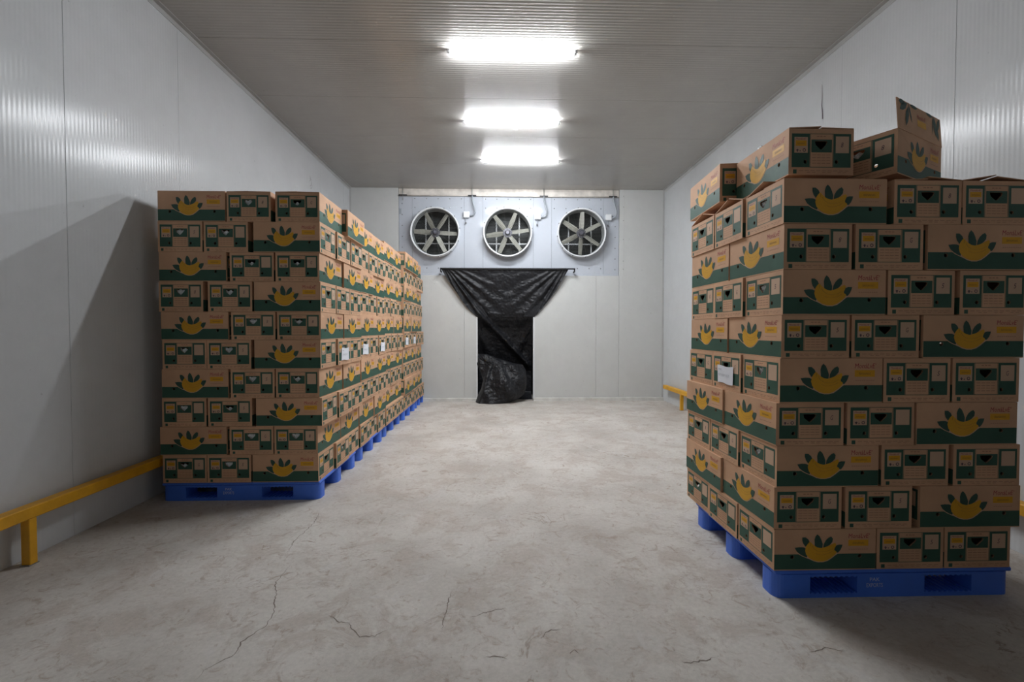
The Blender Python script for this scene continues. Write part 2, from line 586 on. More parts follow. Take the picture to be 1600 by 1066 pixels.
# marks on the walls
mb = MB()
sq = [(6.70, 3.55), (6.73, 3.50), (6.69, 3.46), (6.72, 3.53), (6.76, 3.49), (6.74, 3.42), (6.70, 3.40), (6.73, 3.37), (6.78, 3.41), (6.75, 3.46)]
mb.ribbon(sq, 0.005, lambda y, z: (XL + 0.0018, y, z), 'ink_pen')
mb.obj('scribble', wall_left)
mb = MB()
mb.ribbon([(4.31, 3.66), (4.305, 3.55), (4.312, 3.47), (4.30, 3.40), (4.296, 3.33)], lambda t: 0.003 + 0.007 * t, lambda y, z: (XR - 0.0035, y, z), 'ink_pen')
mb.obj('scratch', wall_right)

# dark passage behind the door opening
mb = MB()
mb.box((DX0 - 0.35, YB + 0.85, 0), (DX1 + 0.35, YB + 0.88, 2.3), 'dark')
mb.box((DX0 - 0.38, YB + 0.10, 0), (DX0 - 0.35, YB + 0.88, 2.3), 'dark')
mb.box((DX1 + 0.35, YB + 0.10, 0), (DX1 + 0.38, YB + 0.88, 2.3), 'dark')
mb.box((DX0 - 0.38, YB + 0.10, 2.27), (DX1 + 0.38, YB + 0.88, 2.3), 'dark')
struct(mb.obj('wall_passage'))

# ------------------------------------------------------------------ cooling unit with three fans
unit = thing('fan_cooling_unit', 'white cooling unit with three round fans high on the rear wall', 'cooling unit', (0, YU, UZ0))
FANS = [(-1.165, 3.107, -3), (0.155, 3.107, 8), (1.515, 3.107, 27)]
FR = 0.415
u0 = lambda x, y, z: (x, y - YU, z - UZ0)
TOP = 3.80
xs = [UX0, -1.60, -0.645, -0.30, 0.635, 0.975, 1.945, UX1]
for a, b in zip(xs[:-1], xs[1:]):
    mb = MB()
    hole = [circle(fx, fz, FR, FR, 48) for fx, fz, _ in FANS if a < fx < b]
    mb.flat(rect(a + 0.0015, UZ0, b - 0.0015, TOP), hole, lambda x, z: u0(x, YU, z), 'unit')
    for e in (a + 0.0015, b - 0.0015):
        mb.add([u0(e, YU, UZ0), u0(e, YU + 0.02, UZ0), u0(e, YU + 0.02, TOP), u0(e, YU, TOP)], [(0, 1, 2, 3)], 'unit')
    mb.obj('casing_panel', unit)
mb = MB()
mb.box(u0(UX0, YU + 0.42, UZ0), u0(UX1, YU + 0.45, ZC), 'dark')
mb.box(u0(UX0, YU + 0.02, ZC - 0.03), u0(UX1, YU + 0.45, ZC), 'dark')
mb.box(u0(UX0, YU + 0.02, UZ0 - 0.02), u0(UX1, YU + 0.45, UZ0), 'dark')
mb.box(u0(UX0 - 0.02, YU + 0.02, UZ0), u0(UX0, YU + 0.45, ZC), 'dark')
mb.box(u0(UX1, YU + 0.02, UZ0), u0(UX1 + 0.02, YU + 0.45, ZC), 'dark')
mb.obj('casing', unit)
mb = MB()
mb.box(u0(UX0, YU - 0.012, TOP - 0.002), u0(UX1, YU + 0.03, ZC), 'rust', bev=0.006)
mb.obj('top_flashing', unit)
mb = MB()
mb.box(u0(UX0, YU - 0.022, UZ0 - 0.012), u0(UX1, YU + 0.03, UZ0 + 0.03), 'unit', bev=0.005)
mb.obj('bottom_ledge', unit)
mb = MB()
mb.tube([u0(UX0 + 0.02, YU - 0.03, 3.79), u0(-0.6, YU - 0.03, 3.796), u0(0.7, YU - 0.03, 3.788), u0(UX1 - 0.02, YU - 0.03, 3.79)], 0.011, 'rust', 8)
mb.obj('drain_pipe', unit)
mb = MB()
for a, b in zip(xs[:-1], xs[1:]):
    fan = any(a < fx < b for fx, _, _ in FANS)
    zs = (2.42, 2.48, 3.56, 3.74) if fan else (3.74,)
    if fan:
        nn = 5
        for k in range(nn):
            x = a + 0.05 + (b - a - 0.1) * k / (nn - 1)
            for z in (2.47, 3.58, 3.745):
                mb.tube([u0(x, YU - 0.003, z), u0(x, YU + 0.001, z)], 0.010, 'screw', 6)
for x in (UX0 + 0.06, UX1 - 0.07):
    for k in range(7):
        mb.tube([u0(x, YU - 0.003, 2.45 + 0.2 * k), u0(x, YU + 0.001, 2.45 + 0.2 * k)], 0.010, 'screw', 6)
sc_o = mb.obj('screw_heads', unit)
sc_o['kind'] = 'stuff'

# shared fan pieces
mb = MB()
n = 56
prof = [(0.402, 0.02, 'ring_in'), (0.418, -0.14, 'ring_in'), (0.426, -0.162, 'ring'), (0.440, -0.166, 'ring'), (0.448, -0.155, 'ring'), (0.444, -0.13, 'ring'), (0.442, 0.004, 'ring')]
for (r0, y0, _), (r1, y1, k) in zip(prof[:-1], prof[1:]):
    vs = []
    for i in range(n):
        a = 2 * PI * i / n
        vs += [(r0 * math.cos(a), y0, r0 * math.sin(a)), (r1 * math.cos(a), y1, r1 * math.sin(a))]
    mb.add(vs, [(2 * i, 2 * i + 1, 2 * ((i + 1) % n) + 1, 2 * ((i + 1) % n)) for i in range(n)], k, True)
me_shroud = mb.mesh('fan_shroud')
mb = MB()
prev = None
for i in range(7):                                   # pitched, slightly twisted paddle
    t = i / 6
    r = 0.07 + 0.325 * t
    wd = 0.040 + 0.010 * math.sin(PI * min(1, t * 1.3))
    if i == 6:
        wd *= 0.93
    tw = math.radians(34 - 10 * t)
    for s in (-1, -0.33, 0.33, 1):
        cam_ = 0.006 * (1 - s * s)
        mb.v.append((r, s * wd * math.sin(tw) - cam_, s * wd * math.cos(tw)))
for i in range(6):
    for k in range(3):
        mb.f.append([i * 4 + k, i * 4 + k + 1, i * 4 + k + 5, i * 4 + k + 4]); mb.sm.append(True); mb.mi.append(0)
mb.m('blade')
me_blade = mb.mesh('blade')
mb = MB()
for r0, y0, r1, y1 in ((0.0, -0.075, 0.03, -0.075), (0.03, -0.075, 0.045, -0.06), (0.045, -0.06, 0.05, -0.03), (0.05, -0.03, 0.085, -0.028), (0.085, -0.028, 0.085, 0.03), (0.085, 0.03, 0.07, 0.2), (0.07, 0.2, 0.0, 0.2)):
    vs = []
    for i in range(24):
        a = 2 * PI * i / 24
        vs += [(r0 * math.cos(a), y0, r0 * math.sin(a)), (r1 * math.cos(a), y1, r1 * math.sin(a))]
    mb.add(vs, [(2 * i, 2 * i + 1, 2 * ((i + 1) % 24) + 1, 2 * ((i + 1) % 24)) for i in range(24)], 'hub', False)
for k in range(6):
    a = PI / 6 + k * PI / 3
    mb.tube([(0.068 * math.cos(a), -0.036, 0.068 * math.sin(a)), (0.068 * math.cos(a), -0.026, 0.068 * math.sin(a))], 0.008, 'steel', 6)
me_hub = mb.mesh('hub')
mb = MB()
for k in range(15):
    r = 0.05 + 0.0255 * k
    mb.tube([(r * math.cos(2 * PI * i / 40), 0, r * math.sin(2 * PI * i / 40)) for i in range(40)], 0.0019, 'wire', 4, closed=True, smooth=False)
for k in range(8):
    a = 2 * PI * k / 8 + 0.2
    mb.tube([(0.05 * math.cos(a), 0.003, 0.05 * math.sin(a)), (0.425 * math.cos(a), 0.003, 0.425 * math.sin(a))], 0.0022, 'wire', 4, smooth=False)
me_guard = mb.mesh('wire_guard')
mb = MB()
for k in range(34):
    z = -0.44 + 0.0265 * k
    mb.box((-0.45, 0.0, z), (0.45, 0.02, z + 0.011), 'coil')
mb.box((-0.45, 0.02, -0.45), (0.45, 0.025, 0.45), 'dark')
me_coil = mb.mesh('coil')
mb = MB(); mb.box((-0.012, 0, -0.45), (0.012, 0.012, 0.45), 'bar'); me_barv = mb.mesh('support_bar')
mb = MB(); mb.box((-0.45, 0, -0.012), (0.45, 0.012, 0.012), 'bar'); me_barh = mb.mesh('support_bar_cross')
mb = MB(); mb.tube([(0, 0.01, 0), (0, -0.008, 0)], 0.011, 'screw', 6); me_clip = mb.mesh('clip')
for fx, fz, ph in FANS:
    base = u0(fx, YU, fz)
    sh = link(me_shroud, 'fan_shroud', unit, base)
    for k in range(6):
        link(me_blade, 'blade', sh, (0, -0.07, 0), (0, -math.radians(ph + 60 * k), 0))
    link(me_hub, 'hub', sh, (0, -0.06, 0))
    g = link(me_guard, 'wire_guard', sh, (0, -0.145, 0))
    link(me_coil, 'coil', sh, (0, 0.26, 0))
    for dx in (-0.205, 0.225):
        link(me_barv, 'support_bar', sh, (dx, 0.12, 0.0))
    link(me_barh, 'cross_bar', sh, (0, 0.11, -0.165))
    for k in range(12):
        a = 2 * PI * k / 12 + 0.15
        link(me_clip, 'clip', sh, (0.452 * math.cos(a), -0.150, 0.452 * math.sin(a)))
# wiring: box, flexible conduit, hanger
for k, (jx, jz, hx) in enumerate(((-0.60, 3.445, -0.49), (0.715, 3.42, 0.83), (2.03, 3.41, 2.12))):
    mb = MB()
    mb.box(u0(jx - 0.055, YU - 0.07, jz - 0.055), u0(jx + 0.055, YU, jz + 0.055), 'box_w', bev=0.008)
    jb = mb.obj('junction_box', unit)
    mb = MB()
    pts = []
    P0, P1, P2, P3 = Vector((hx, YU - 0.05, 3.80)), Vector((hx - 0.03, YU - 0.09, 3.62)), Vector((hx + 0.16, YU - 0.09, 3.42)), Vector((jx + 0.05, YU - 0.04, jz - 0.015))
    for i in range(17):
        t = i / 16
        p = P0 * (1 - t) ** 3 + P1 * (3 * t * (1 - t) ** 2) + P2 * (3 * t * t * (1 - t)) + P3 * t ** 3
        pts.append(u0(*p))
    mb.tube(pts, [0.013 + 0.0025 * (i % 2) for i in range(17)], 'conduit', 8)
    c = mb.obj('conduit', jb)
    mb = MB()
    mb.tube([u0(jx - 0.01, YU - 0.04, jz - 0.05), u0(jx - 0.008, YU - 0.04, jz - 0.13), u0(jx - 0.012, YU - 0.04, jz - 0.14)], 0.006, 'conduit', 6)
    mb.tube([u0(jx - 0.012, YU - 0.04, jz - 0.135), u0(jx - 0.012, YU - 0.04, jz - 0.165)], 0.013, 'screw', 8)
    mb.obj('cable_gland', jb)
for hx in (-1.76, -0.495, 0.825, 2.11):
    mb = MB()
    mb.box(u0(hx - 0.075, YU - 0.065, 3.782), u0(hx + 0.075, YU - 0.04, 3.80), 'black')
    mb.tube([u0(hx, YU - 0.052, 3.70), u0(hx, YU - 0.052, ZC)], 0.007, 'steel', 6)
    mb.obj('hanger', unit)
mb = MB()
mb.box(u0(UX0 + 0.01, YU - 0.006, 3.46), u0(UX0 + 0.045, YU, 3.56), 'conduit')
mb.obj('name_plate', unit)

# ------------------------------------------------------------------ curtain rod and black sheet
rod = thing('curtain_rod', 'black steel bar fixed across the rear wall above the doorway', 'rod', (0.17, 8.33, 2.44))
mb = MB()
mb.box((-1.24, -0.012, -0.012), (1.22, 0.012, 0.012), 'black', bev=0.003)
mb.obj('bar', rod)
for x in (-1.23, 1.21):
    mb = MB()
    mb.box((x - 0.012, -0.012, -0.06), (x + 0.012, 0.012, 0.012), 'black', bev=0.002)
    mb.box((x - 0.012, 0.0, -0.06), (x + 0.012, 0.125, -0.036), 'black', bev=0.002)
    mb.obj('bracket', rod)

tarp = thing('plastic_sheet', 'crumpled black plastic sheet hung from the bar and tucked through the doorway', 'sheet', (0.12, 8.34, 2.44))
LE = [(2.455, -1.065), (2.241, -0.945), (2.049, -0.81), (1.884, -0.70), (1.747, -0.605), (1.642, -0.50), (1.548, -0.40), (0.0, -0.40)]
RE = [(2.455, 1.285), (2.234, 1.155), (2.04, 1.045), (1.86, 0.905), (1.721, 0.795), (1.61, 0.70), (1.541, 0.63), (0.0, 0.63)]


def edge(E, z):
    for (z1, x1), (z0, x0) in zip(E[:-1], E[1:]):
        if z <= z1 and z >= z0:
            return x0 + (x1 - x0) * (z - z0) / (z1 - z0)
    return E[0][1]


def nz3(x, y, z, o=4):
    return noise.fractal(Vector((x, y, z)), 0.8, 2.1, o)


mb = MB()
NU, NV = 150, 190
for j in range(NV + 1):
    z = 2.456 - 2.452 * j / NV
    a, b = edge(LE, z), edge(RE, z)
    for i in range(NU + 1):
        s = i / NU
        x = a + (b - a) * s
        fall = max(0.0, min(1.0, (2.456 - z) / 0.9))
        yb = 8.345 + 0.085 * fall
        low = max(0.0, min(1.0, (1.62 - z) / 0.25))
        mid = math.sin(PI * s) ** 0.6
        yb += 0.115 * low + 0.05 * fall * mid + 0.40 * max(0.0, min(1.0, (1.52 - z) / 1.0)) * min(1.0, 0.15 + z / 0.12)
        # folds fanning from the two top corners towards the opening
        dl, dr = x - (-1.07), 1.29 - x
        angl = math.atan2(dl, 2.6 - z)
        angr = math.atan2(dr, 2.6 - z)
        wl = max(0.0, 1 - s * 2.0)
        wr = max(0.0, s * 2.0 - 1.0)
        amp = 0.030 * min(1, fall * 3)
        f = amp * wl * math.sin(angl * 38 + 2 * nz3(angl * 3, 1, 0, 2)) + amp * wr * math.sin(angr * 34 + 2 * nz3(angr * 3, 5, 0, 2))
        crumple = 0.016 * nz3(x * 3.2, z * 5.0, 3.3, 5) * (0.35 + 0.65 * min(1, fall * 2 + 0.1)) + 0.010 * abs(nz3(x * 6, z * 9, 9.3, 4))
        fine = 0.010 * abs(nz3(x * 13, z * 17, 7.1, 3))
        # one thick diagonal fold running down to the right inside the opening
        tx = -0.32 + (1.60 - z) * 0.92
        d = (x - tx)
        dg = 0.0
        if z < 1.75:
            k = min(1, (1.75 - z) / 0.3) * max(0, min(1, (z - 0.42) / 0.2))
            dg = -0.10 * k * math.exp(-(d / 0.075) ** 2)
        sh_amt = 1.0 - 0.75 * (1 - min(1, 12 * min(s, 1 - s)))
        y = yb + (f + crumple + dg) * sh_amt - fine
        if z < 1.55:
            y = max(y, 8.395)
        if z > 1.56:
            y = min(y, 8.438 if z > 2.0 or s < 0.2 or s > 0.8 else 8.50)
            if x < DX0 + 0.01 or x > DX1 - 0.01:
                y = min(y, 8.436)
        mb.v.append((x - 0.12, y - 8.34, z - 2.44))
for j in range(NV):
    for i in range(NU):
        p = j * (NU + 1) + i
        mb.f.append([p, p + NU + 1, p + NU + 2, p + 1]); mb.mi.append(0); mb.sm.append(True)
mb.m('tarp')
mb.obj('hanging_sheet', tarp)

# the gathered end lying out on the floor
LP = [(0.0, -0.435), (0.13, -0.39), (0.25, -0.33), (0.40, -0.30), (0.55, -0.345), (0.68, -0.41), (0.81, -0.435), (0.88, -0.41)]
RP = [(0.0, 0.20), (0.07, 0.37), (0.14, 0.46), (0.25, 0.50), (0.45, 0.505), (0.58, 0.49), (0.68, 0.44), (0.70, 0.30), (0.80, -0.05), (0.88, -0.24)]


def edge2(E, z):
    for (z0, x0), (z1, x1) in zip(E[:-1], E[1:]):
        if z0 <= z <= z1:
            return x0 + (x1 - x0) * (z - z0) / (z1 - z0)
    return E[-1][1]


mb = MB()
NU, NV = 100, 100
for j in range(NV + 1):
    z = 0.004 + 0.872 * j / NV
    a, b = edge2(LP, z), edge2(RP, z)
    for i in range(NU + 1):
        s = i / NU
        x = a + (b - a) * s
        prof = math.sin(PI * min(1, max(0, s))) ** 0.5
        zz = z / 0.88
        out = (0.42 * (1 - zz) ** 0.8 + 0.10 * math.sin(PI * zz)) * (0.35 + 0.65 * prof)
        cr = 0.05 * nz3(x * 3.0, z * 3.4, 11.3, 5) + 0.028 * abs(nz3(x * 9, z * 8, 2.7, 4))
        fold = 0.035 * math.sin((x * 0.9 + z * 0.55) * 16 + 3 * nz3(x * 1.5, z * 1.5, 4.4, 2))
        fl = -0.06 * math.exp(-((x - (-0.36 + z * 0.28)) / 0.05) ** 2) if z < 0.75 else 0.0
        y = 8.50 - out + (cr + fold) * (0.3 + 0.7 * prof) * min(1, 0.25 + z * 4) + fl
        mb.v.append((x - 0.12, min(y, 8.53) - 8.34, z - 2.44))
for j in range(NV):
    for i in range(NU):
        p = j * (NU + 1) + i
        mb.f.append([p, p + 1, p + NU + 2, p + NU + 1]); mb.mi.append(0); mb.sm.append(True)
mb.m('tarp')
mb.obj('gathered_end', tarp)

# ------------------------------------------------------------------ tube lights
LAMPS = [(0.122, 4.30, 'tube light nearest the camera, on the cold room ceiling'),
         (0.158, 5.733, 'middle tube light of the three on the cold room ceiling'),
         (0.323, 7.034, 'farthest tube light, nearest the three fans')]
for k, (x, y, lab) in enumerate(LAMPS):
    t = thing('tube_light', 'lit white ' + lab, 'light', (x, y, ZC), math.radians((-0.6, -0.5, 0.4)[k]), 'tube lights on the ceiling')
    mb = MB()
    mb.box((-0.590, -0.016, -0.018), (0.590, 0.016, 0.0), 'lamp_body', bev=0.003)
    mb.obj('housing', t)
    mb = MB()
    nn = 12                                          # half-round diffuser facing down
    vs = []
    for q in range(nn + 1):
        a = PI + PI * q / nn
        vs += [(-0.575, 0.0175 * math.cos(a), -0.018 + 0.0175 * math.sin(a)), (0.575, 0.0175 * math.cos(a), -0.018 + 0.0175 * math.sin(a))]
    mb.add(vs, [(2 * q, 2 * q + 2, 2 * q + 3, 2 * q + 1) for q in range(nn)], 'tube', True)
    mb.obj('lamp_tube', t)
    for s in (-1, 1):
        mb = MB()
        mb.box((s * 0.590 - 0.015, -0.014, -0.034), (s * 0.590 + 0.015, 0.014, 0.0), 'cap', bev=0.004)
        mb.obj('end_cap', t)
    if k < 2:
        mb = MB()
        mb.tube([(0.04, -0.015, -0.02), (0.045, -0.035, -0.07), (0.06, -0.04, -0.10), (0.068, -0.04, -0.125)], 0.006, 'lamp_body', 6)
        mb.obj('cable_end', t)

# ------------------------------------------------------------------ yellow guard rails
def guard_rail(label, xc, y0, y1, posts, wall_side):
    t = thing('guard_rail', label, 'guard rail', (xc, y0, 0))
    mb = MB()
    mb.box((-0.036, 0, 0.262), (0.036, y1 - y0, 0.330), 'yellow', bev=0.005)
    mb.obj('rail', t)
    for p in posts:
        mb = MB()
        xa_, xb_ = (-0.016, 0.034) if wall_side < 0 else (-0.034, 0.016)
        mb.box((xa_, p - y0 - 0.022, 0.004), (xb_, p - y0 + 0.022, 0.2625), 'yellow', bev=0.003)
        mb.box((xa_ - 0.004, p - y0 - 0.028, 0.0), (xb_ + 0.002, p - y0 + 0.028, 0.005), 'steel')
        mb.obj('post', t)


guard_rail('yellow steel guard rail low on the wall beside the long pallet row', -2.655, -0.5, 8.2, (0.7, 2.61, 4.6, 6.4, 8.1), -1)
guard_rail('yellow steel guard rail low on the wall behind the lone stack', 3.0, 1.0, 8.15, (1.6, 3.5, 5.5, 7.36), 1)

# ------------------------------------------------------------------ cartons
L_, W_, H_ = 0.510, 0.337, 0.218
VENT_S = [circle(0.178, 0.325, 0.019, 0.045), circle(0.842, 0.335, 0.019, 0.045)]
HAND = [(0.40, 0.722), (0.412, 0.737), (0.572, 0.737), (0.592, 0.715), (0.575, 0.66), (0.505, 0.555), (0.487, 0.555), (0.412, 0.65)]
VENT_E = [circle(0.255, 0.285, 0.026, 0.042), circle(0.735, 0.285, 0.026, 0.042)]


def side_fn(off, y=-W_ / 2):
    return lambda u, v: ((u - 0.5) * L_, y - off, v * H_)


def end_fn(off):                                     # drawn facing -y, width W
    return lambda u, v: ((u - 0.5) * W_, -L_ / 2 - off, v * H_)


def turned(mb_src, ang):
    c, s = math.cos(ang), math.sin(ang)
    mb_src.v = [(c * x - s * y, s * x + c * y, z) for x, y, z in mb_src.v]
    return mb_src


def merge(dst, src):
    o = len(dst.v)
    dst.v += src.v
    for f, mi, sm in zip(src.f, src.mi, src.sm):
        dst.f.append([o + i for i in f]); dst.mi.append(dst.m(src.mats[mi])); dst.sm.append(sm)


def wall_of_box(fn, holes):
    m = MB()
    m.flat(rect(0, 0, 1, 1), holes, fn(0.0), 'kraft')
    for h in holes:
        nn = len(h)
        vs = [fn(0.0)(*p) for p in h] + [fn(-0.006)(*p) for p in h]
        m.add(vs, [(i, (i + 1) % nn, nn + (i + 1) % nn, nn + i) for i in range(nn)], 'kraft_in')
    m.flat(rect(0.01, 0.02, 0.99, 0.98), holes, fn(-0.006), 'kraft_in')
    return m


body = MB()
for ang in (0, PI):
    merge(body, turned(wall_of_box(lambda o: side_fn(o), VENT_S), ang))
    merge(body, turned(wall_of_box(lambda o: end_fn(o), [HAND] + VENT_E), PI / 2 + ang))
hx, hy = L_ / 2, W_ / 2
body.add([(-hx, -hy, 0), (hx, -hy, 0), (hx, hy, 0), (-hx, hy, 0)], [(0, 3, 2, 1)], 'kraft')
me_body_open = body.mesh('carton_body_open')
body.add([(-hx, -hy, H_), (hx, -hy, H_), (hx, hy, H_), (-hx, hy, H_)], [(0, 1, 2, 3)], 'kraft')
me_body = body.mesh('carton_body')

T_BRAND = text_shape("Mon\u00e1LvE\u2019", shear=0.15, space=1.0)
T_BAN = text_shape('BANANAS')
T_PAK = text_shape('PAK')
T_EXP = text_shape('EXPORTS')


def Q(x, y):                                         # drawing units of the long panel
    return ((x - 80) / 1440.0, 1 - (y - 40) / 640.0)


BAN = [(575, 236), (590, 236), (612, 262), (650, 298), (690, 322), (740, 333), (800, 318), (850, 298), (900, 270), (935, 252), (952, 268), (950, 300), (930, 345),
       (928, 368), (955, 385), (962, 400), (945, 432), (890, 482), (830, 524), (770, 544), (700, 544), (630, 522), (570, 484), (530, 432), (514, 370), (528, 300), (552, 262)]
LEAVES = [[(366, 325), (430, 316), (490, 318), (530, 340), (560, 420), (540, 480), (500, 462), (450, 432), (400, 388)],
          [(472, 163), (520, 163), (560, 198), (578, 240), (570, 300), (520, 308), (488, 262), (473, 210)],
          [(685, 116), (718, 148), (745, 208), (764, 270), (760, 345), (700, 345), (652, 300), (646, 200), (660, 148)],
          [(882, 153), (906, 185), (900, 240), (862, 285), (800, 330), (770, 330), (780, 265), (808, 210), (845, 172)],
          [(1044, 284), (990, 283), (950, 298), (925, 340), (940, 405), (985, 408), (1016, 367), (1036, 320)]]


def banana_art(m, fn, s=1.0, cx=0.0, cy=0.0, lay=0):
    tr = lambda p: (Q(*p)[0], Q(*p)[1])
    for lf in LEAVES:
        m.flat([tr(p) for p in lf], [], fn(0.0010), 'ink_leaf')
    m.flat([tr(p) for p in BAN], [], fn(0.0014), 'ink_yellow')
    for ln in ([(612, 300), (640, 345), (690, 380), (740, 392), (830, 382), (905, 345)], [(660, 415), (700, 432), (750, 440), (840, 420), (900, 385)], [(590, 255), (585, 300)]):
        m.ribbon([tr(p) for p in ln], 0.0035, fn(0.0018), 'ink_line')


def long_print():
    m = MB()
    m.flat(rect(0.0015, 0.022, 0.9985, 0.395), VENT_S, side_fn(0.0004), 'ink_green')
    f = side_fn(0.0007)
    halo = [(386, 392), (420, 425), (470, 458), (530, 486), (575, 505), (640, 540), (700, 556), (770, 556), (836, 538), (900, 492), (950, 447), (990, 418), (980, 405), (760, 430), (560, 430), (400, 395)]
    m.flat([Q(*p) for p in halo], [], f, 'ink_kraft')
    banana_art(m, lambda o: side_fn(o))
    put_text(m, T_BRAND, 0.728, 0.775, 0.938, 0.885, side_fn(0.0005), 'ink_red')
    m.flat(rect(0.728, 0.585, 0.925, 0.735), [], side_fn(0.0005), 'ink_label')
    put_text(m, T_BAN, 0.772, 0.632, 0.885, 0.680, side_fn(0.0009), 'ink_line')
    for k in range(9):
        a = 0.735 + 0.0212 * k
        m.flat(rect(a, 0.497, a + 0.015, 0.508), [], side_fn(0.0005), 'ink_text')
    return m


lp = MB()
for ang in (0,):
    merge(lp, long_print())
me_long = lp.mesh('long_side_print')


def end_print(mark):
    m = MB()
    g, f, t = end_fn(0.0004), end_fn(0.0008), end_fn(0.0012)
    m.flat(rect(0.045, 0.165, 0.322, 0.895), [VENT_E[0]], g, 'ink_green')
    m.flat(rect(0.685, 0.165, 0.957, 0.895), [VENT_E[1]], g, 'ink_green')
    m.flat(rect(0.345, 0.490, 0.662, 0.768), [HAND], g, 'ink_green')
    for v0, v1 in ((0.885, 0.897), (0.163, 0.176)):
        m.flat(rect(0.322, v0, 0.685, v1), [], g, 'ink_green')
    for u in (0.328, 0.672):
        m.flat(rect(u, 0.176, u + 0.006, 0.885), [], g, 'ink_green')
    # printed label with yellow block
    m.flat(rect(0.083, 0.478, 0.290, 0.818), [], f, 'ink_pale')
    m.flat(rect(0.102, 0.625, 0.270, 0.745), [], t, 'ink_label')
    put_text(m, T_BRAND, 0.105, 0.760, 0.265, 0.800, t, 'ink_red')
    put_text(m, T_BAN, 0.13, 0.66, 0.245, 0.695, end_fn(0.0016), 'ink_line')
    # handling marks
    m.flat([(0.105, 0.53), (0.13, 0.565), (0.155, 0.53), (0.14, 0.53), (0.14, 0.50), (0.12, 0.50), (0.12, 0.53)], [], t, 'ink_pen')
    m.flat(rect(0.165, 0.505, 0.178, 0.535), [], t, 'ink_pen')
    m.flat(circle(0.235, 0.537, 0.026, 0.04, 10), [circle(0.235, 0.537, 0.015, 0.023, 8)], t, 'ink_pen')
    # blank label with a marker letter
    m.flat(rect(0.720, 0.478, 0.925, 0.838), [], f, 'ink_pale')
    if mark:
        put_text(m, MARKS[mark], 0.80, 0.60, 0.84, 0.71, t, 'ink_pen')
    # fine print
    for k in range(4):
        v = 0.43 - 0.06 * k
        for q in range(4):
            m.flat(rect(0.36 + 0.073 * q, v, 0.42 + 0.073 * q, v + 0.012), [], g, 'ink_text')
    for q in range(3):
        m.flat(rect(0.43 + 0.05 * q, 0.825, 0.465 + 0.05 * q, 0.843), [], g, 'ink_text')
    m.flat(rect(0.068, 0.030, 0.124, 0.118), [], g, 'ink_green')
    for q in range(9):
        m.flat(rect(0.16 + 0.088 * q, 0.088, 0.225 + 0.088 * q, 0.098), [], g, 'ink_text')
        if q % 3:
            m.flat(rect(0.20 + 0.08 * q, 0.052, 0.25 + 0.08 * q, 0.061), [], g, 'ink_text')
    return turned(m, PI / 2)                         # facing +x


MARKS = {c: text_shape(c, shear=0.2) for c in ('8', '5', 'S', 'G')}
me_ends = [end_print(c).mesh('end_print') for c in (None, '8', '5', 'S', 'G')]

me_liners = []
for vi in range(4):                                   # crumpled film seen in the hand hole
    m = MB()
    rnd = random.Random(vi)
    nu, nv = 8, 6
    top = (0.735, 0.70, 0.66, 0.735)[vi]
    for j in range(nv + 1):
        for i in range(nu + 1):
            u = 0.39 + 0.22 * i / nu
            v = 0.50 + (top - 0.50 + 0.03 * math.sin(i * 1.7 + vi)) * j / nv
            p = end_fn(-0.0065 - 0.011 * rnd.random())(u, v)
            m.v.append(p)
    for j in range(nv):
        for i in range(nu):
            q = j * (nu + 1) + i
            m.f.append([q, q + 1, q + nu + 2, q + nu + 1]); m.mi.append(0); m.sm.append(False)
    m.m('liner')
    me_liners.append(turned(m, PI / 2).mesh('plastic_liner'))

m = MB()
m.box((-hx, 0, 0), (hx, W_ / 2 - 0.002, 0.004), 'kraft')
me_flap = m.mesh('top_flap')
m = MB()
m.box((0, -hy, 0), (0.15, hy, 0.004), 'kraft')
me_eflap = m.mesh('end_flap')
m = MB()                                              # sheet of paper taped on an end
nu = 6
for j in range(2):
    for i in range(nu + 1):
        m.v.append((hx + 0.003 + 0.004 * abs(math.sin(i * 1.3 + j)), -0.095 + 0.19 * i / nu, 0.035 + 0.105 * j + 0.004 * math.sin(i + j)))
m.f = [[i, i + 1, nu + 2 + i, nu + 1 + i] for i in range(nu)]
m.mi = [0] * nu; m.sm = [True] * nu
m.m('paper')
for k, (a, b) in enumerate(((-0.075, -0.05), (-0.04, 0.0), (0.015, 0.05))):
    m.ribbon([(a + (b - a) * i / 8, 0.085 + 0.007 * (-1) ** i - 0.0008 * k) for i in range(9)], 0.0035, lambda y, z: (hx + 0.0085, y, z), 'conduit')
m.ribbon([(-0.08 + 0.01 * i, 0.118 + 0.003 * (-1) ** i) for i in range(5)], 0.003, lambda y, z: (hx + 0.0085, y, z), 'conduit')
me_note = m.mesh('paper_note')

ORD = ['', 'bottom', 'second', 'third', 'fourth', 'fifth', 'sixth', 'seventh', 'eighth', 'ninth', 'tenth']


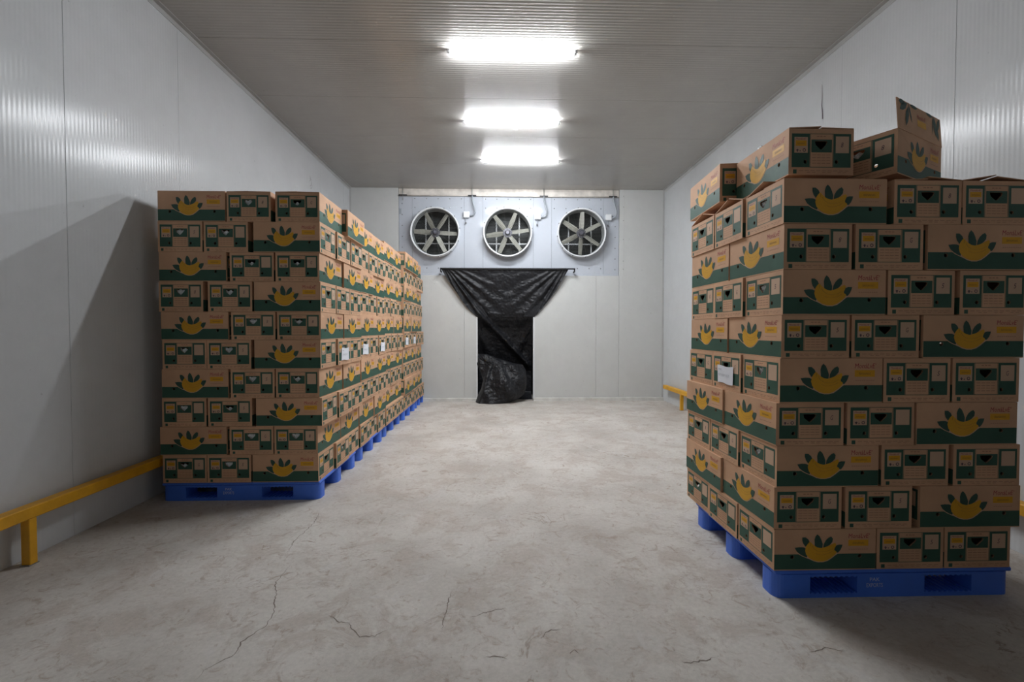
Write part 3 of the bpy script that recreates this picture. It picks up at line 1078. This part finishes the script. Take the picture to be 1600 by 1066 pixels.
def carton(label, group, x, y, z0, z1, long_x, s=1.0, jit=0.0, note=0, flaps=None, opened=False, tilt=0.0, rz=None, liner=None):
    """One printed carton; long_x: its long side lies along world x."""
    t = thing('banana_carton', label, 'carton', (x, y, z0), 0.0, group)
    a = (0.0 if long_x else PI / 2)
    a += random.choice((0, PI)) + random.gauss(0, jit) if rz is None else rz
    t.rotation_euler = (0, tilt, a)
    sz = (z1 - z0) / H_
    t.scale = (s, s, sz)
    link(me_body_open if opened else me_body, 'carton_body', t)
    for q in (0, PI):
        link(me_long, 'side_print', t, rot=(0, 0, q))
        e = link(random.choice(me_ends), 'end_print', t, rot=(0, 0, q))
        li = random.random() if liner is None else liner
        if li < 0.72:
            l_ = link(random.choice(me_liners), 'plastic_liner', t, rot=(0, 0, q))
            l_['label'] = 'white plastic film showing in the hand hole'
    if flaps:
        for sgn, ang in zip((1, -1), flaps):
            f = link(me_flap, 'top_flap', t, (0, -sgn * (hy - 0.001), H_ + 0.0005), (ang if sgn > 0 else -ang, 0, 0 if sgn > 0 else 0))
            if sgn < 0:
                f.rotation_euler = (ang, 0, PI)
    if note:                                         # note = +1 / -1: on the end facing world +x / -x
        q = 0 if math.cos(a) * note > 0 else PI
        nt_ = link(me_note, 'paper_note', t, rot=(0, 0, q))
        nt_['label'] = 'white paper note with pen writing'
    return t


# --- pallets
def pallet_meshes():
    PW, PD, PH = 1.20, 0.90, 0.14
    m = MB()
    m.box((0, 0, PH - 0.022), (PW, PD, PH), 'blue', bev=0.006)
    for k in range(10):                              # ribs under the deck
        y = 0.05 + k * 0.088
        m.box((0.03, y, PH - 0.034), (PW - 0.03, y + 0.01, PH - 0.0215), 'blue')
    deck = m.mesh('deck')
    m = MB()
    D = 0.135
    zt = PH - 0.0225
    r = 0.045

    def block(x0, x1, rl, rr):
        pl = []
        for cx_, cy_, a0, rad in ((x0 + rl, rl, PI, rl), (x1 - rr, rr, 1.5 * PI, rr), (x1 - rr, D - rr, 0, rr), (x0 + rl, D - rl, 0.5 * PI, rl)):
            if rad == 0:
                pl.append((cx_, cy_))
            else:
                for i in range(6):
                    a = a0 + 0.5 * PI * i / 5
                    pl.append((cx_ + rad * math.cos(a), cy_ + rad * math.sin(a)))
        m.prism(pl, 0, zt, 'blue')
    block(0, 0.178 * 1.0, r, 0)
    block(0.415, 0.756, 0, 0)
    block(0.996, PW, 0, r)
    for x0, x1 in ((0.178, 0.415), (0.756, 0.996)):
        m.box((x0, 0.0, 0), (x1, D, 0.020), 'blue')
        m.box((x0, 0.0, zt - 0.012), (x1, D, zt), 'blue')
        for k in range(9):
            xx = x0 + 0.012 + (x1 - x0 - 0.024) * k / 8
            m.box((xx - 0.006, 0.001, 0.020), (xx + 0.006, D, 0.026), 'blue')
            m.box((xx - 0.006, 0.001, zt - 0.017), (xx + 0.006, D, zt - 0.012), 'blue')
    run = m.mesh('runner')
    m = MB()
    fn = lambda x, z: (x, -0.0006, z)
    put_text(m, T_PAK, 0.478, 0.079, 0.528, 0.097, fn, 'white_ink')
    put_text(m, T_EXP, 0.462, 0.049, 0.544, 0.070, fn, 'white_ink')
    return deck, run, m.mesh('lettering')


me_deck, me_run, me_letter = pallet_meshes()


def pallet(label, x, y, depth=1.0, letters=True, rz=0.0):
    t = thing('pallet', label, 'pallet', (x, y, 0), rz, 'blue plastic pallets')
    t.scale = (1, depth, 1)
    link(me_deck, 'deck', t)
    for k in range(3):
        rr = link(me_run, 'runner', t, (0, 0.003 + 0.3795 * k, 0))
        if k == 0 and letters:
            link(me_letter, 'lettering', rr)
    return t


# --- the long row of pallets: front stack measured row by row
LX = [(-2.422, -2.085, -1.657), (-2.353, -1.916, -1.573), (-2.422, -2.076, -1.623), (-2.333, -1.899, -1.556), (-2.411, -2.075, -1.63),
      (-2.329, -1.889, -1.543), (-2.429, -2.061, -1.627), (-2.337, -1.895, -1.549), (-2.428, -2.087, -1.626), (-2.339, -1.91, -1.544)]
LZ = [0.141, 0.357, 0.576, 0.796, 1.021, 1.246, 1.461, 1.693, 1.917, 2.149, 2.375]
YL = 3.55
G_ROW = 'banana cartons on the long pallet row'
G_LONE = 'banana cartons of the lone stack'
NOTES = {(1, 5, 1): 1, (2, 5, 0): 1, (2, 5, 2): 1, (4, 5, 0): 1, (4, 5, 2): 1}
pallet('blue plastic pallet under the front stack of the long row, white lettering on its face', -2.598, 3.553)


def jy():
    return random.uniform(-0.0025, 0.0025)


for k in range(10):
    z0, z1 = LZ[k], LZ[k + 1] - 0.0015
    top = k == 9
    fl = (0.012, 0.02) if top else None
    lay = ORD[k + 1] + ' layer' if k < 9 else 'top layer'
    g0 = 'carton showing its banana side, %s, ' % lay
    g1 = 'carton with hand hole end out, %s, ' % lay
    a, b, c = LX[k]
    sz = 0.985
    if k % 2 == 0:                                   # two ends, then a long side at the aisle
        carton(g1 + 'wall end of the row\u2019s front', G_ROW, a, YL + 0.255 + jy(), z0, z1, False, sz, 0.004, flaps=fl, liner=0.3)
        carton(g1 + 'middle of the row\u2019s front', G_ROW, b, YL + 0.255 + jy(), z0, z1, False, sz, 0.004, flaps=fl, liner=0.3)
        carton('carton turning the row\u2019s front aisle corner, banana side forward, ' + lay, G_ROW, c, YL + 0.168 + jy(), z0, z1, True, sz, 0.003, flaps=fl)
        for q in (1, 2):
            xx = c + random.uniform(0.0, 0.02)
            nt_ = NOTES.get((1, k + 1, q), 0)
            tt = carton('carton end, %s, aisle side of the row\u2019s front stack, %s' % (lay, ('second from the corner', 'third from the corner')[q - 1]),
                        G_ROW, xx, YL + 0.168 + 0.3385 * q + jy(), z0, z1, True, sz, 0.008, note=nt_, flaps=fl, liner=0.9 if q == 2 else 0.5)
    else:
        carton(g0 + 'wall end of the row\u2019s front', G_ROW, a, YL + 0.168 + jy(), z0, z1, True, sz, 0.004, flaps=fl)
        carton(g1 + 'middle of the row\u2019s front', G_ROW, b, YL + 0.255 + jy(), z0, z1, False, sz, 0.004, flaps=fl, liner=0.3)
        carton('carton turning the row\u2019s front aisle corner, hand hole end forward, ' + lay, G_ROW, c, YL + 0.255 + jy(), z0, z1, False, sz, 0.004, flaps=fl, liner=0.3)
        dx = 0.045 if top else random.uniform(0.0, 0.02)
        carton('carton, banana side to the aisle, behind the row\u2019s front corner, ' + lay, G_ROW, c + dx, YL + 0.255 + 0.514 + jy(), z0, z1, False, sz, 0.008, flaps=fl)

NTH = ['', 'front', 'second', 'third', 'fourth', 'farthest']
for p, (y0, xa, hh, ztop) in enumerate(((4.585, -1.395, 0.2235, 0), (5.61, -1.405, 0.2265, 0), (6.64, -1.385, 0.231, 0), (7.67, -1.392, 0.231, 0)), start=2):
    pallet('blue plastic pallet, %s back in the long row under its cartons' % NTH[p] if p < 5 else 'blue plastic pallet at the far end of the long row', xa - 1.208, y0 + 0.003,
           1.0 if p < 5 else 0.84, letters=False)
    for k in range(10):
        z0, z1 = 0.1405 + hh * k, 0.1405 + hh * (k + 1) - 0.0015
        top = k == 9
        lay = ORD[k + 1] + ' layer' if k < 9 else 'top layer'
        xr = xa + random.uniform(-0.012, 0.012) + (0.035 if p == 4 and k == 9 else 0)
        nm = '%s pallet' % NTH[p]
        if k % 2 == 0:
            for q in range(3 if p < 5 else 2):
                nt_ = NOTES.get((p, k + 1, q), 0)
                carton('carton end, %s, aisle side of the row\u2019s %s, %s' % (lay, nm, ('nearest', 'middle', 'rearmost')[q] if p < 5 else ('nearest', 'rearmost')[q]),
                       G_ROW, xr - 0.2515 + random.uniform(-0.01, 0.01), y0 + 0.168 + 0.3385 * q, z0, z1, True, 0.985, 0.006, note=nt_, liner=0.85)
        else:
            for q in range(2 if p < 5 else 1):
                carton('carton, banana side to the aisle, %s, row\u2019s %s, %s' % (lay, nm, ('nearer', 'rearward')[q] + ' of the two' if p < 5 else 'against the rear wall'),
                       G_ROW, xr - 0.166 + random.uniform(-0.01, 0.01), y0 + 0.255 + 0.514 * q, z0, z1, False, 0.985, 0.006, flaps=(0.02, 0.02) if top else None)

# --- the lone stack
RX = [(1.604, 2.029, 2.37), (1.517, 1.866, 2.325), (1.611, 2.049, 2.408), (1.519, 1.867, 2.299), (1.62, 2.045, 2.392),
      (1.54, 1.886, 2.326), (1.63, 2.058, 2.422), (1.543, 1.893, 2.339), (1.626, 2.083, 2.423)]
RZ = [0.1405, 0.344, 0.552, 0.756, 0.966, 1.184, 1.394, 1.613, 1.834, 2.048]
YR = 2.165
pallet('blue plastic pallet under the lone stack, white lettering on its face', 1.352, YR + 0.002)
for k in range(9):
    z0, z1 = RZ[k], RZ[k + 1] - 0.0015
    lay = ORD[k + 1] + ' layer'
    a, b, c = RX[k]
    sz = 0.996
    a -= 0.004
    if k % 2 == 0:
        carton('carton turning the lone stack\u2019s aisle corner, banana side forward, ' + lay, G_LONE, a, YR + 0.169 + jy(), z0, z1, True, sz, 0.003, flaps=(0.0, 0.25) if k == 8 else None)
        fl = (0.10, 0.03) if k == 8 else None
        carton('carton with hand hole end out, %s, middle of the lone stack\u2019s front' % lay, G_LONE, b, YR + 0.257 + jy(), z0, z1, False, sz, 0.004, flaps=(0.10, 0.03) if k == 8 else None, liner=0.8)
        carton('carton with hand hole end out, %s, wall end of the lone stack\u2019s front' % lay, G_LONE, c, YR + 0.257 + jy(), z0, z1, False, sz, 0.004, flaps=(0.12, 0.16) if k == 8 else None, liner=0.8)
        for q in (1, 2):
            tt = carton('carton end, %s, aisle side of the lone stack, %s' % (lay, ('second from the corner', 'third from the corner')[q - 1]),
                        G_LONE, a - random.uniform(0.0, 0.016), YR + 0.169 + 0.344 * q + jy(), z0, z1, True, sz, 0.008, note=-1 if (k, q) == (4, 1) else 0, liner=0.9, flaps=(0.28, 0.3) if k == 8 else None)
    else:
        carton('carton turning the lone stack\u2019s aisle corner, hand hole end forward, ' + lay, G_LONE, a, YR + 0.257 + jy(), z0, z1, False, sz, 0.004, liner=0.75)
        carton('carton with hand hole end out, %s, middle of the lone stack\u2019s front' % lay, G_LONE, b, YR + 0.257 + jy(), z0, z1, False, sz, 0.004, liner=0.75)
        carton('carton showing its banana side, %s, wall end of the lone stack\u2019s front' % lay, G_LONE, c, YR + 0.169 + jy(), z0, z1, True, sz, 0.004)
        carton('carton, banana side to the aisle, behind the lone stack\u2019s corner, ' + lay, G_LONE, a - random.uniform(0.0, 0.016), YR + 0.257 + 0.516 + jy(), z0, z1, False, sz, 0.008)

# loose cartons on top of the lone stack, propped on the half-open flaps below
G_TOP = 'loose cartons on top of the lone stack'
carton('upper carton atop the lone stack, banana side to the aisle, hand hole end forward', G_TOP, 1.618, 2.515, 2.100, 2.330, False, 0.985, rz=0.0, flaps=(0.02, 0.05), liner=0.9)
carton('carton atop the lone stack jutting out over its rear aisle corner', G_TOP, 1.540, 3.03, 2.110, 2.340, False, 0.985, rz=-0.06, flaps=(0.01, 0.02))
# the open carton, turned about thirty degrees, its printed flap standing up
ob = carton('open carton turned askew atop the lone stack, printed lid flap standing up', G_TOP, 2.098, 2.462, 2.090, 2.310, True, 1.0, rz=math.radians(27.5), opened=True, liner=0.0)
m = MB()
FH = 0.152
m.box((-hx, -0.002, 0), (hx, 0.002, FH), 'kraft')
lf = lambda u, v: ((u - 0.5) * L_, -0.0026, v * FH)
lf2 = lambda u, v: ((u - 0.5) * L_, -0.0031, v * FH)
m.flat(rect(0.43, 0.36, 0.63, 0.58), [], lf, 'ink_label')
put_text(m, T_BRAND, 0.43, 0.62, 0.63, 0.76, lf, 'ink_red')


def leafpoly(cx, cy, ln, wd, ang):
    c, s_ = math.cos(ang), math.sin(ang)
    pts = [(-0.5, 0), (-0.2, 0.42), (0.15, 0.5), (0.5, 0), (0.15, -0.5), (-0.2, -0.42)]
    return [(cx + (c * a * ln - s_ * b * wd) / L_, cy + (s_ * a * ln + c * b * wd) / FH) for a, b in pts]


for cx, cy, ln, wd, an in ((0.13, 0.80, 0.10, 0.035, 0.5), (0.20, 0.52, 0.11, 0.035, 1.25), (0.27, 0.70, 0.11, 0.016, 1.9), (0.10, 0.93, 0.07, 0.03, 0.1), (0.36, 0.95, 0.09, 0.02, 0.0),
                           (0.72, 0.96, 0.09, 0.02, -0.1), (0.85, 0.62, 0.11, 0.035, 1.7), (0.93, 0.75, 0.09, 0.03, 1.1), (0.80, 0.70, 0.12, 0.014, 1.4), (0.90, 0.42, 0.08, 0.03, 1.9)):
    m.flat([(min(1, max(0, a)), min(1, max(0, b))) for a, b in leafpoly(cx, cy, ln, wd, an)], [], lf2, 'ink_leaf')
lid = m.obj('lid_flap', ob, (0, -hy, H_))
lid.rotation_euler = (math.radians(-4), 0, 0)
lid['label'] = 'long lid flap standing up with green leaf print'
f = link(me_eflap, 'end_flap', ob, (-hx, 0, H_ - 0.004), (0, math.radians(25), 0))
f = link(me_eflap, 'end_flap', ob, (hx, 0, H_ - 0.004), (0, math.radians(30), PI))
f = link(me_flap, 'top_flap', ob, (0, hy, H_), (math.radians(264), 0, PI))
tf = [q for q in COL.objects if q.get('label', '').startswith('upper carton atop')][0]
m = MB()
m.add([(0.165, -0.20, 0.0), (0.135, -0.05, 0.0), (0.155, -0.14, 0.052), (0.168, -0.203, 0.003), (0.138, -0.053, 0.003), (0.158, -0.143, 0.055)],
      [(0, 1, 2), (5, 4, 3), (0, 2, 5, 3), (1, 4, 5, 2)], 'kraft_in')
bf = m.obj('bent_flap', None)
bf.parent = tf
bf.matrix_parent_inverse = Matrix.Identity(4)
m = MB()
rnd = random.Random(5)
m.tube([(-0.02, 0.0, 0.0), (-0.01, 0.01, 0.012), (0.012, 0.0, 0.028), (0.03, -0.004, 0.032), (0.045, 0.0, 0.02)], [0.012, 0.02, 0.018, 0.014, 0.004], 'liner', 7, smooth=False)
o = m.obj('plastic_tuft', None)
tf = [q for q in COL.objects if q.get('label', '').startswith('upper carton atop')][0]
o.parent = tf
o.location = (0.10, 0.10, H_ + 0.012)
o['label'] = 'tuft of white plastic film poking out of the top'
